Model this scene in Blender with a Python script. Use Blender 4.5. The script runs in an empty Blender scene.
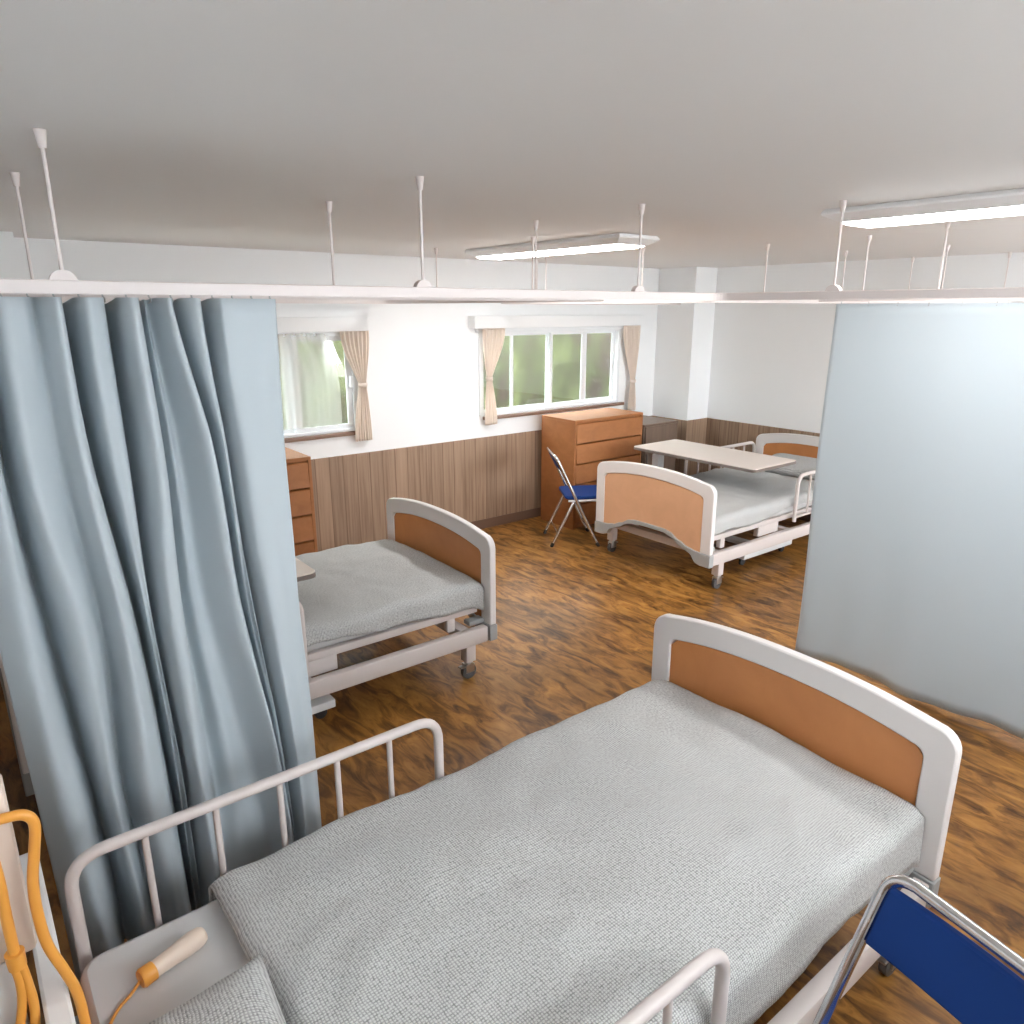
import bpy, bmesh, math, random
from mathutils import Vector, Matrix, noise
random.seed(7)
scene = bpy.context.scene
COL = scene.collection
R = math.radians

# ---------------------------------------------------------------- helpers
def new_mat(name, col=(0.8, 0.8, 0.8), rough=0.5, metal=0.0, spec=0.5):
    m = bpy.data.materials.new(name); m.use_nodes = True
    b = m.node_tree.nodes['Principled BSDF']
    b.inputs['Base Color'].default_value = (*col, 1)
    b.inputs['Roughness'].default_value = rough
    b.inputs['Metallic'].default_value = metal
    b.inputs['Specular IOR Level'].default_value = spec
    return m

def nodes(m):
    nt = m.node_tree
    return nt, nt.nodes['Principled BSDF'], nt.links.new

def N(nt, kind, **kw):
    n = nt.nodes.new(kind)
    for k, v in kw.items():
        if k in n.inputs: n.inputs[k].default_value = v
        else: setattr(n, k, v)
    return n

def ramp(nt, stops, interp='LINEAR'):
    r = nt.nodes.new('ShaderNodeValToRGB')
    e = r.color_ramp.elements
    r.color_ramp.interpolation = interp
    e[0].position, e[0].color = stops[0][0], (*stops[0][1], 1)
    e[1].position, e[1].color = stops[-1][0], (*stops[-1][1], 1)
    for p, c in stops[1:-1]:
        x = e.new(p); x.color = (*c, 1)
    return r

def coords(nt, scale=(1, 1, 1), rot=(0, 0, 0)):
    tc = nt.nodes.new('ShaderNodeTexCoord')
    mp = nt.nodes.new('ShaderNodeMapping')
    mp.inputs['Scale'].default_value = scale
    mp.inputs['Rotation'].default_value = rot
    nt.links.new(tc.outputs['Object'], mp.inputs['Vector'])
    return mp

class MB:
    """collects shapes into one mesh"""
    def __init__(s): s.bm = bmesh.new()
    def box(s, lo, hi, bevel=0.0, seg=2, mat=None):
        g = bmesh.ops.create_cube(s.bm, size=1.0)
        vs = g['verts']
        lo, hi = Vector(lo), Vector(hi)
        for v in vs:
            v.co = Vector(((lo[i] + hi[i]) / 2 + v.co[i] * (hi[i] - lo[i])) for i in range(3))
        if bevel > 0:
            es = list({e for v in vs for e in v.link_edges})
            r = bmesh.ops.bevel(s.bm, geom=es, offset=bevel, segments=seg, profile=0.5, affect='EDGES')
            vs = list({v for f in r['faces'] for v in f.verts} | {v for v in vs if v.is_valid})
        if mat is not None:
            bmesh.ops.transform(s.bm, matrix=mat, verts=vs)
        return s
    def tube(s, pts, r, n=12, closed=False, caps=True):
        pts = [Vector(p) for p in pts]
        rings = []; prev = None
        L = len(pts)
        for i, p in enumerate(pts):
            a = pts[i - 1] if (i > 0 or closed) else p
            b = pts[(i + 1) % L] if (i < L - 1 or closed) else p
            t = (b - a).normalized()
            if prev is None:
                u = t.cross(Vector((0, 0, 1)))
                if u.length < 1e-3: u = t.cross(Vector((1, 0, 0)))
            else:
                u = prev - t * prev.dot(t)
            u.normalize(); w = t.cross(u); prev = u
            rr = r[i] if isinstance(r, (list, tuple)) else r
            rings.append([s.bm.verts.new(p + (u * math.cos(2 * math.pi * k / n) + w * math.sin(2 * math.pi * k / n)) * rr) for k in range(n)])
        m = L if closed else L - 1
        for i in range(m):
            A, B = rings[i], rings[(i + 1) % L]
            for k in range(n):
                s.bm.faces.new((A[k], A[(k + 1) % n], B[(k + 1) % n], B[k]))
        if caps and not closed:
            s.bm.faces.new(rings[0][::-1]); s.bm.faces.new(rings[-1])
        return s
    def cyl(s, a, b, r1, r2=None, n=20):
        return s.tube([a, b], [r1, r1 if r2 is None else r2], n)
    def sweep(s, path, prof, closed_prof=True, caps=True):
        """path in a horizontal plane; prof = list of (sideways, up)"""
        path = [Vector(p) for p in path]; rings = []
        for i, p in enumerate(path):
            a = path[max(i - 1, 0)]; b = path[min(i + 1, len(path) - 1)]
            t = (b - a).normalized(); side = Vector((t.y, -t.x, 0)).normalized()
            rings.append([s.bm.verts.new(p + side * x + Vector((0, 0, z))) for x, z in prof])
        n = len(prof)
        for A, B in zip(rings, rings[1:]):
            for k in range(n):
                s.bm.faces.new((A[k], A[(k + 1) % n], B[(k + 1) % n], B[k]))
        if caps: s.bm.faces.new(rings[0][::-1]); s.bm.faces.new(rings[-1])
        return s
    def grid(s, f, nu, nv):
        vs = [[s.bm.verts.new(f(i / nu, j / nv)) for j in range(nv + 1)] for i in range(nu + 1)]
        for i in range(nu):
            for j in range(nv):
                s.bm.faces.new((vs[i][j], vs[i + 1][j], vs[i + 1][j + 1], vs[i][j + 1]))
        return s
    def slab(s, A, B, x0, x1):
        """strip between polylines A and B (points (y,z)), extruded in x from x0 to x1"""
        n = len(A)
        V = [[s.bm.verts.new((x, y, z)) for y, z in L] for x in (x0, x1) for L in (A, B)]
        a0, b0, a1, b1 = V
        for i in range(n - 1):
            s.bm.faces.new((a0[i], a0[i + 1], b0[i + 1], b0[i]))
            s.bm.faces.new((a1[i], b1[i], b1[i + 1], a1[i + 1]))
            s.bm.faces.new((a0[i], a1[i], a1[i + 1], a0[i + 1]))
            s.bm.faces.new((b0[i], b0[i + 1], b1[i + 1], b1[i]))
        s.bm.faces.new((a0[0], b0[0], b1[0], a1[0])); s.bm.faces.new((a0[-1], a1[-1], b1[-1], b0[-1]))
        return s
    def build(s, name, mat, parent=None, loc=None, smooth=True, angle=40, bevel=0.0, solid=0.0, sub=0):
        bmesh.ops.recalc_face_normals(s.bm, faces=s.bm.faces)
        me = bpy.data.meshes.new(name)
        if loc is not None:
            bmesh.ops.translate(s.bm, vec=-Vector(loc), verts=s.bm.verts)
        s.bm.to_mesh(me); s.bm.free()
        me.materials.append(mat)
        if smooth:
            for p in me.polygons: p.use_smooth = True
            me.set_sharp_from_angle(angle=R(angle))
        o = bpy.data.objects.new(name, me); COL.objects.link(o)
        if parent is not None: o.parent = parent
        if loc is not None: o.location = loc
        if solid:
            m = o.modifiers.new('solid', 'SOLIDIFY'); m.thickness = abs(solid); m.offset = 1 if solid > 0 else -1
        if bevel:
            m = o.modifiers.new('bevel', 'BEVEL'); m.width = bevel; m.segments = 2; m.limit_method = 'ANGLE'; m.angle_limit = R(50)
        if sub:
            m = o.modifiers.new('sub', 'SUBSURF'); m.levels = sub; m.render_levels = sub
        return o

def tag(o, label, cat, group=None, kind=None):
    o['label'] = label; o['category'] = cat
    if group: o['group'] = group
    if kind: o['kind'] = kind
    return o
def struct(o):
    o['kind'] = 'structure'; return o
def thing(name, label, cat, loc=(0, 0, 0), rz=0.0, group=None):
    o = bpy.data.objects.new(name, None); COL.objects.link(o)
    o.location = loc; o.rotation_euler = (0, 0, rz); o.empty_display_size = 0.1
    return tag(o, label, cat, group)
def kids(o): return [c for c in COL.objects if c.parent == o]
def copy_tree(o, parent=None):
    c = o.copy(); COL.objects.link(c)
    if parent is not None: c.parent = parent
    for k in kids(o): copy_tree(k, c)
    return c

def arc(cx, cy, r, a0, a1, n):
    return [(cx + r * math.cos(R(a0 + (a1 - a0) * i / n)), cy + r * math.sin(R(a0 + (a1 - a0) * i / n))) for i in range(n + 1)]
def rounded(pts, r, n=6):
    """round the inner corners of a 3-D polyline"""
    pts = [Vector(p) for p in pts]; out = [pts[0]]
    for a, b, c in zip(pts, pts[1:], pts[2:]):
        d1 = (a - b).normalized(); d2 = (c - b).normalized()
        p, q = b + d1 * r, b + d2 * r
        for i in range(n + 1):
            t = i / n
            out.append(p * (1 - t) ** 2 + b * 2 * t * (1 - t) + q * t * t)
    out.append(pts[-1]); return out
def catmull(P, t):
    n = len(P) - 1
    i = min(int(t), n - 1); f = t - i
    p0, p1, p2, p3 = P[max(i - 1, 0)], P[i], P[i + 1], P[min(i + 2, n)]
    return 0.5 * (2 * p1 + (p2 - p0) * f + (2 * p0 - 5 * p1 + 4 * p2 - p3) * f * f + (3 * p1 - p0 - 3 * p2 + p3) * f ** 3)

# ---------------------------------------------------------------- materials
M = {}
def wall_mat():
    m = new_mat('white_wall_paper', (0.925, 0.935, 0.94), 0.75)
    nt, b, L = nodes(m)
    mp = coords(nt); n = N(nt, 'ShaderNodeTexNoise', Scale=220.0, Detail=3.0); L(mp.outputs[0], n.inputs['Vector'])
    bp = N(nt, 'ShaderNodeBump', Strength=0.08, Distance=0.002); L(n.outputs['Fac'], bp.inputs['Height']); L(bp.outputs[0], b.inputs['Normal'])
    return m
M['wall'] = wall_mat()
def ceil_mat():
    m = new_mat('ceiling_board', (0.84, 0.83, 0.82), 0.6)
    nt, b, L = nodes(m)
    mp = coords(nt); n = N(nt, 'ShaderNodeTexNoise', Scale=90.0, Detail=4.0); L(mp.outputs[0], n.inputs['Vector'])
    bp = N(nt, 'ShaderNodeBump', Strength=0.05, Distance=0.002); L(n.outputs['Fac'], bp.inputs['Height']); L(bp.outputs[0], b.inputs['Normal'])
    return m
M['ceiling'] = ceil_mat()
def floor_mat():
    m = new_mat('mottled_vinyl_floor', (0.3, 0.17, 0.08), 0.34, spec=0.4)
    nt, b, L = nodes(m)
    mp = coords(nt, (9.0, 2.6, 1.0), (0, 0, R(8)))
    d = N(nt, 'ShaderNodeTexNoise', Scale=1.3, Detail=3.0); L(mp.outputs[0], d.inputs['Vector'])
    mx = N(nt, 'ShaderNodeMixRGB', Fac=0.35); L(mp.outputs[0], mx.inputs[1]); L(d.outputs['Color'], mx.inputs[2])
    n1 = N(nt, 'ShaderNodeTexNoise', Scale=2.6, Detail=7.0, Roughness=0.62, Distortion=0.9); L(mx.outputs[0], n1.inputs['Vector'])
    r1 = ramp(nt, [(0.32, (0.072, 0.030, 0.010)), (0.44, (0.190, 0.085, 0.021)), (0.54, (0.335, 0.156, 0.037)), (0.68, (0.44, 0.225, 0.058)), (0.8, (0.50, 0.27, 0.085))])
    L(n1.outputs['Fac'], r1.inputs['Fac'])
    mp2 = coords(nt, (1.6, 1.1, 1.0)); n2 = N(nt, 'ShaderNodeTexNoise', Scale=1.8, Detail=3.0); L(mp2.outputs[0], n2.inputs['Vector'])
    r2 = ramp(nt, [(0.35, (0.62, 0.58, 0.56)), (0.62, (1.1, 1.05, 1.0))])
    L(n2.outputs['Fac'], r2.inputs['Fac'])
    mm = N(nt, 'ShaderNodeMixRGB', blend_type='MULTIPLY', Fac=0.8); L(r1.outputs[0], mm.inputs[1]); L(r2.outputs[0], mm.inputs[2])
    L(mm.outputs[0], b.inputs['Base Color'])
    rr = N(nt, 'ShaderNodeMapRange'); rr.inputs['To Min'].default_value = 0.42; rr.inputs['To Max'].default_value = 0.30
    L(n1.outputs['Fac'], rr.inputs['Value']); L(rr.outputs[0], b.inputs['Roughness'])
    bp = N(nt, 'ShaderNodeBump', Strength=0.12, Distance=0.003); L(n1.outputs['Fac'], bp.inputs['Height']); L(bp.outputs[0], b.inputs['Normal'])
    return m
M['floor'] = floor_mat()
def wains_mat(axis):
    m = new_mat('wood_wainscot_' + axis, (0.3, 0.2, 0.14), 0.55)
    nt, b, L = nodes(m)
    tc = nt.nodes.new('ShaderNodeTexCoord'); sp = nt.nodes.new('ShaderNodeSeparateXYZ'); L(tc.outputs['Object'], sp.inputs[0])
    a = sp.outputs['X' if axis == 'x' else 'Y']
    pl = N(nt, 'ShaderNodeMath', operation='MULTIPLY'); L(a, pl.inputs[0]); pl.inputs[1].default_value = 1 / 0.118
    fl = N(nt, 'ShaderNodeMath', operation='FLOOR'); L(pl.outputs[0], fl.inputs[0])
    wn = N(nt, 'ShaderNodeTexWhiteNoise', noise_dimensions='1D'); L(fl.outputs[0], wn.inputs['W'])
    fr = N(nt, 'ShaderNodeMath', operation='FRACT'); L(pl.outputs[0], fr.inputs[0])
    # groove at plank edges
    pp = N(nt, 'ShaderNodeMath', operation='PINGPONG'); L(pl.outputs[0], pp.inputs[0]); pp.inputs[1].default_value = 0.5
    gr = N(nt, 'ShaderNodeMapRange'); L(pp.outputs[0], gr.inputs['Value'])
    gr.inputs['From Min'].default_value = 0.0; gr.inputs['From Max'].default_value = 0.05
    cb = nt.nodes.new('ShaderNodeCombineXYZ'); L(a, cb.inputs[0]); L(wn.outputs['Value'], cb.inputs[1]); 
    zs = N(nt, 'ShaderNodeMath', operation='MULTIPLY'); L(sp.outputs['Z'], zs.inputs[0]); zs.inputs[1].default_value = 0.035; L(zs.outputs[0], cb.inputs[2])
    n = N(nt, 'ShaderNodeTexNoise', Scale=42.0, Detail=5.0, Roughness=0.6); L(cb.outputs[0], n.inputs['Vector'])
    r = ramp(nt, [(0.32, (0.265, 0.170, 0.112)), (0.5, (0.355, 0.24, 0.163)), (0.68, (0.41, 0.285, 0.197))])
    L(n.outputs['Fac'], r.inputs['Fac'])
    tone = ramp(nt, [(0.0, (0.82, 0.80, 0.78)), (1.0, (1.08, 1.06, 1.04))]); L(wn.outputs['Value'], tone.inputs['Fac'])
    m1 = N(nt, 'ShaderNodeMixRGB', blend_type='MULTIPLY', Fac=1.0); L(r.outputs[0], m1.inputs[1]); L(tone.outputs[0], m1.inputs[2])
    gm = ramp(nt, [(0.0, (0.55, 0.5, 0.46)), (1.0, (1, 1, 1))]); L(gr.outputs[0], gm.inputs['Fac'])
    m2 = N(nt, 'ShaderNodeMixRGB', blend_type='MULTIPLY', Fac=1.0); L(m1.outputs[0], m2.inputs[1]); L(gm.outputs[0], m2.inputs[2])
    L(m2.outputs[0], b.inputs['Base Color'])
    bp = N(nt, 'ShaderNodeBump', Strength=0.3, Distance=0.002); L(gr.outputs[0], bp.inputs['Height']); L(bp.outputs[0], b.inputs['Normal'])
    return m
M['wains_x'] = wains_mat('x'); M['wains_y'] = wains_mat('y')
def wood_mat(name, c0, c1, c2, scale=(6, 6, 1.2), rough=0.45):
    m = new_mat(name, c1, rough); nt, b, L = nodes(m)
    mp = coords(nt, scale); n = N(nt, 'ShaderNodeTexNoise', Scale=3.0, Detail=6.0, Roughness=0.6, Distortion=0.6); L(mp.outputs[0], n.inputs['Vector'])
    r = ramp(nt, [(0.3, c0), (0.5, c1), (0.72, c2)]); L(n.outputs['Fac'], r.inputs['Fac']); L(r.outputs[0], b.inputs['Base Color'])
    return m
M['dresser'] = wood_mat('orange_brown_wood', (0.325, 0.122, 0.038), (0.37, 0.142, 0.045), (0.415, 0.163, 0.054), (2.2, 2.2, 3.5), 0.5)
M['darkcab'] = wood_mat('dark_grey_brown_wood', (0.165, 0.112, 0.080), (0.19, 0.132, 0.097), (0.215, 0.15, 0.112), (8, 8, 0.8), 0.4)
M['bedpanel'] = wood_mat('orange_wood_panel', (0.56, 0.220, 0.075), (0.60, 0.243, 0.085), (0.64, 0.268, 0.098), (1.5, 1.5, 1.5), 0.42)
M['hazepanel'] = wood_mat('haze_pale_wood', (0.70, 0.40, 0.235), (0.74, 0.425, 0.25), (0.78, 0.455, 0.275), (1.5, 1.5, 1.5), 0.40)  # bed panel wood again, paler: haze and reflected light put into the colour
M['sill'] = wood_mat('brown_sill_wood', (0.19, 0.11, 0.075), (0.23, 0.135, 0.095), (0.26, 0.16, 0.11), (1.5, 20, 20), 0.45)
M['skirting'] = new_mat('brown_skirting', (0.17, 0.098, 0.066), 0.5)
M['bedwhite'] = new_mat('off_white_plastic', (0.80, 0.765, 0.75), 0.42)
M['bedmetal'] = new_mat('off_white_enamel', (0.64, 0.575, 0.55), 0.38)
M['railwhite'] = new_mat('curtain_rail_enamel', (0.80, 0.73, 0.71), 0.5)
M['trimgrey'] = new_mat('grey_plastic_bumper', (0.36, 0.37, 0.37), 0.5)
M['darkgrey'] = new_mat('dark_grey_bracket', (0.14, 0.12, 0.11), 0.5)
M['rubber'] = new_mat('black_rubber', (0.025, 0.025, 0.027), 0.5)
M['wheelgrey'] = new_mat('caster_wheel_grey', (0.10, 0.10, 0.105), 0.4)
M['steel'] = new_mat('brushed_steel', (0.55, 0.55, 0.55), 0.3, 1.0)
M['steelwhite'] = new_mat('pale_grey_enamel', (0.72, 0.72, 0.74), 0.35)
M['chrome'] = new_mat('chrome_tube', (0.72, 0.72, 0.73), 0.14, 1.0)
M['tabletop'] = new_mat('beige_laminate', (0.86, 0.765, 0.70), 0.4)
M['tableedge'] = new_mat('grey_brown_edge_band', (0.20, 0.165, 0.145), 0.5)
M['whitebase'] = new_mat('white_powder_coat', (0.72, 0.72, 0.72), 0.4)
M['lamp'] = new_mat('lamp_body_white', (0.85, 0.86, 0.87), 0.4)
M['frame'] = new_mat('white_window_frame', (0.82, 0.84, 0.86), 0.35)
M['handset'] = new_mat('beige_handset_plastic', (0.72, 0.585, 0.48), 0.45)
M['orange'] = new_mat('orange_rubber', (0.75, 0.33, 0.055), 0.4)
M['beige'] = new_mat('beige_unit_plastic', (0.72, 0.60, 0.51), 0.5)
M['mattress'] = new_mat('grey_mattress_vinyl', (0.60, 0.59, 0.585), 0.5)
def blue_mat():
    m = new_mat('blue_vinyl', (0.010, 0.042, 0.19), 0.6, spec=0.15); nt, b, L = nodes(m)
    mp = coords(nt); n = N(nt, 'ShaderNodeTexNoise', Scale=300.0, Detail=2.0); L(mp.outputs[0], n.inputs['Vector'])
    bp = N(nt, 'ShaderNodeBump', Strength=0.1, Distance=0.001); L(n.outputs['Fac'], bp.inputs['Height']); L(bp.outputs[0], b.inputs['Normal'])
    return m
M['blue'] = blue_mat()
def knit_mat():
    m = new_mat('light_grey_knit', (0.5, 0.5, 0.5), 0.9); nt, b, L = nodes(m)
    tc = nt.nodes.new('ShaderNodeTexCoord'); sp = nt.nodes.new('ShaderNodeSeparateXYZ'); L(tc.outputs['Object'], sp.inputs[0])
    ab = N(nt, 'ShaderNodeMath', operation='ABSOLUTE'); L(sp.outputs['Y'], ab.inputs[0])
    su = N(nt, 'ShaderNodeMath', operation='SUBTRACT'); L(ab.outputs[0], su.inputs[0]); L(sp.outputs['Z'], su.inputs[1])
    mp = nt.nodes.new('ShaderNodeCombineXYZ'); L(sp.outputs['X'], mp.inputs[0]); L(su.outputs[0], mp.inputs[1])
    d = N(nt, 'ShaderNodeTexNoise', Scale=14.0, Detail=2.0); L(mp.outputs[0], d.inputs['Vector'])
    mx = N(nt, 'ShaderNodeMixRGB', Fac=0.012); L(mp.outputs[0], mx.inputs[1]); L(d.outputs['Color'], mx.inputs[2])
    w1 = N(nt, 'ShaderNodeTexWave', bands_direction='X', Scale=44.0, Distortion=0.8, Detail=1.0); L(mx.outputs[0], w1.inputs['Vector'])
    w2 = N(nt, 'ShaderNodeTexWave', bands_direction='Y', Scale=44.0, Distortion=0.8, Detail=1.0); L(mx.outputs[0], w2.inputs['Vector'])
    n = N(nt, 'ShaderNodeTexNoise', Scale=110.0, Detail=2.0); L(mp.outputs[0], n.inputs['Vector'])
    mu = N(nt, 'ShaderNodeMath', operation='MULTIPLY'); L(w1.outputs['Fac'], mu.inputs[0]); L(w2.outputs['Fac'], mu.inputs[1])
    ad = N(nt, 'ShaderNodeMath', operation='MULTIPLY_ADD'); L(n.outputs['Fac'], ad.inputs[0]); ad.inputs[1].default_value = 1.1; L(mu.outputs[0], ad.inputs[2])
    r = ramp(nt, [(0.35, (0.25, 0.25, 0.247)), (0.72, (0.47, 0.472, 0.465)), (1.25 / 1.3, (0.65, 0.65, 0.64))]); L(ad.outputs[0], r.inputs['Fac'])
    L(r.outputs[0], b.inputs['Base Color'])
    bp = N(nt, 'ShaderNodeBump', Strength=0.35, Distance=0.003); L(ad.outputs[0], bp.inputs['Height']); L(bp.outputs[0], b.inputs['Normal'])
    return m
M['knit'] = knit_mat()
def cloth_mat(name, col, trans=0.25):
    m = new_mat(name, col, 0.85, spec=0.2); nt, b, L = nodes(m)
    mp = coords(nt); n = N(nt, 'ShaderNodeTexNoise', Scale=400.0, Detail=2.0); L(mp.outputs[0], n.inputs['Vector'])
    bp = N(nt, 'ShaderNodeBump', Strength=0.06, Distance=0.001); L(n.outputs['Fac'], bp.inputs['Height']); L(bp.outputs[0], b.inputs['Normal'])
    t = N(nt, 'ShaderNodeBsdfTranslucent', Color=(*col, 1)); mix = N(nt, 'ShaderNodeMixShader', Fac=trans)
    out = nt.nodes['Material Output']
    L(b.outputs[0], mix.inputs[1]); L(t.outputs[0], mix.inputs[2]); L(mix.outputs[0], out.inputs['Surface'])
    return m
M['bluecurtain'] = cloth_mat('pale_blue_curtain_cloth', (0.64, 0.71, 0.755), 0.28)
M['drape'] = cloth_mat('pale_peach_drape_cloth', (0.95, 0.86, 0.78), 0.35)
def glass_mat():
    m = bpy.data.materials.new('window_glass'); m.use_nodes = True; nt = m.node_tree; L = nt.links.new
    nt.nodes.remove(nt.nodes['Principled BSDF'])
    t = N(nt, 'ShaderNodeBsdfTransparent', Color=(0.93, 0.96, 0.94, 1)); g = N(nt, 'ShaderNodeBsdfGlossy', Roughness=0.03)
    mx = N(nt, 'ShaderNodeMixShader', Fac=0.08)
    L(t.outputs[0], mx.inputs[1]); L(g.outputs[0], mx.inputs[2]); L(mx.outputs[0], nt.nodes['Material Output'].inputs['Surface'])
    return m
M['glass'] = glass_mat()
def sheer_mat():
    m = bpy.data.materials.new('white_sheer_cloth'); m.use_nodes = True; nt = m.node_tree; L = nt.links.new
    nt.nodes.remove(nt.nodes['Principled BSDF'])
    t = N(nt, 'ShaderNodeBsdfTransparent'); g = N(nt, 'ShaderNodeBsdfDiffuse', Color=(0.72, 0.72, 0.66, 1)); tr = N(nt, 'ShaderNodeBsdfTranslucent', Color=(0.72, 0.72, 0.66, 1))
    m0 = N(nt, 'ShaderNodeMixShader', Fac=0.5); L(g.outputs[0], m0.inputs[1]); L(tr.outputs[0], m0.inputs[2])
    mx = N(nt, 'ShaderNodeMixShader', Fac=0.33); L(t.outputs[0], mx.inputs[1]); L(m0.outputs[0], mx.inputs[2]); L(mx.outputs[0], nt.nodes['Material Output'].inputs['Surface'])
    return m
M['sheer'] = sheer_mat()
def foliage_mat(name, dark, mid, light):
    m = new_mat(name, mid, 0.9, spec=0.1); nt, b, L = nodes(m)
    mp = coords(nt, (1.5, 1.5, 0.75)); n = N(nt, 'ShaderNodeTexNoise', Scale=1.7, Detail=3.0); L(mp.outputs[0], n.inputs['Vector'])
    r = ramp(nt, [(0.33, dark), (0.5, mid), (0.68, light)]); L(n.outputs['Fac'], r.inputs['Fac']); L(r.outputs[0], b.inputs['Base Color'])
    return m
M['leaf'] = foliage_mat('hedge_foliage', (0.052, 0.041, 0.034), (0.060, 0.064, 0.036), (0.100, 0.110, 0.054))
M['grass'] = foliage_mat('lawn_grass', (0.16, 0.2, 0.06), (0.22, 0.28, 0.09), (0.3, 0.36, 0.13))
M['gravel'] = foliage_mat('pale_gravel', (0.26, 0.25, 0.24), (0.33, 0.32, 0.305), (0.4, 0.39, 0.37))
def emit_mat():
    m = new_mat('lamp_diffuser', (0.9, 0.9, 0.9), 0.4); nt, b, L = nodes(m)
    b.inputs['Emission Color'].default_value = (1, 0.985, 0.96, 1); b.inputs['Emission Strength'].default_value = LAMP_EMIT
    return m
LAMP_EMIT = 22.0
M['diffuser'] = emit_mat()

# ---------------------------------------------------------------- room shell
XL, XR, YB, YF, H = -0.22, 6.50, 5.38, -0.7, 2.40
T = 0.12
WZ0, WZ1 = 1.06, 1.80
W1 = (0.78, 2.64); W2 = (3.83, 5.61)
mb = MB().box((XL - T, YF - T, -0.1), (XR + T, YB + T, 0.0)); struct(mb.build('floor', M['floor'], smooth=False))
mb = MB().box((XL - T, YF - T, H), (XR + T, YB + T, H + 0.1)); struct(mb.build('ceiling', M['ceiling'], smooth=False))
mb = MB()
xs = [XL - T, W1[0], W1[1], W2[0], W2[1], XR + T]
for i in (0, 2, 4): mb.box((xs[i], YB, 0), (xs[i + 1], YB + T, H))
for w in (W1, W2):
    mb.box((w[0], YB, 0), (w[1], YB + T, WZ0)); mb.box((w[0], YB, WZ1), (w[1], YB + T, H))
mb.box((XL, 5.0, 0), (0.472, YB, H)); mb.box((6.165, 4.90, 0), (XR, YB, H))      # corner pillars
struct(mb.build('wall_back', M['wall'], smooth=False))
struct(MB().box((XR, YF - T, 0), (XR + T, YB, H)).build('wall_right', M['wall'], smooth=False))
struct(MB().box((XL - T, YF - T, 0), (XL, YB, H)).build('wall_left', M['wall'], smooth=False))
# unseen wall behind the camera, with two added openings that let in fill daylight
mb = MB(); fx = [XL, 0.6, 2.8, 4.0, 6.45, XR]; FA = (1.62, 2.32); FB = (0.9, 2.32)
for i in (0, 2, 4): mb.box((fx[i], YF - T, 0), (fx[i + 1], YF, H))
for i, w in ((1, FA), (3, FB)): mb.box((fx[i], YF - T, 0), (fx[i + 1], YF, w[0])); mb.box((fx[i], YF - T, w[1]), (fx[i + 1], YF, H))
struct(mb.build('wall_front', M['wall'], smooth=False))
WH = 0.865
BT = 0.012
struct(MB().box((0.472 + BT, YB - BT, 0.09), (6.165 - BT, YB, WH), 0.002).build('trim_1', M['wains_x'], smooth=False))
struct(MB().box((6.165 - BT, 4.90 - BT, 0.09), (6.165, YB, WH)).build('trim_2', M['wains_y'], smooth=False))
struct(MB().box((6.165, 4.90 - BT, 0.09), (XR, 4.90, WH)).build('trim_3', M['wains_x'], smooth=False))
struct(MB().box((XR - BT, YF, 0.09), (XR, 4.90 - BT, WH)).build('trim_4', M['wains_y'], smooth=False))
struct(MB().box((XL, YF, 0.09), (XL + BT, 5.0, WH)).build('trim_5', M['wains_y'], smooth=False))
struct(MB().box((XL + BT, 5.0 - BT, 0.09), (0.472 + BT, 5.0, WH)).build('trim_6', M['wains_x'], smooth=False))
SB = 0.018
struct(MB().box((0.472 + SB, YB - SB, 0), (6.165 - SB, YB, 0.09), 0.003).build('baseboard_back', M['skirting'], smooth=False))
mb = MB().box((6.165 - SB, 4.90 - SB, 0), (6.165, YB, 0.09)); mb.box((6.165, 4.90 - SB, 0), (XR, 4.90, 0.09)); mb.box((XR - SB, YF, 0), (XR, 4.90 - SB, 0.09))
struct(mb.build('baseboard_right', M['skirting'], smooth=False))
struct(MB().box((XL, YF, 0), (XL + SB, 5.0, 0.09)).build('baseboard_left', M['skirting'], smooth=False))

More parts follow.
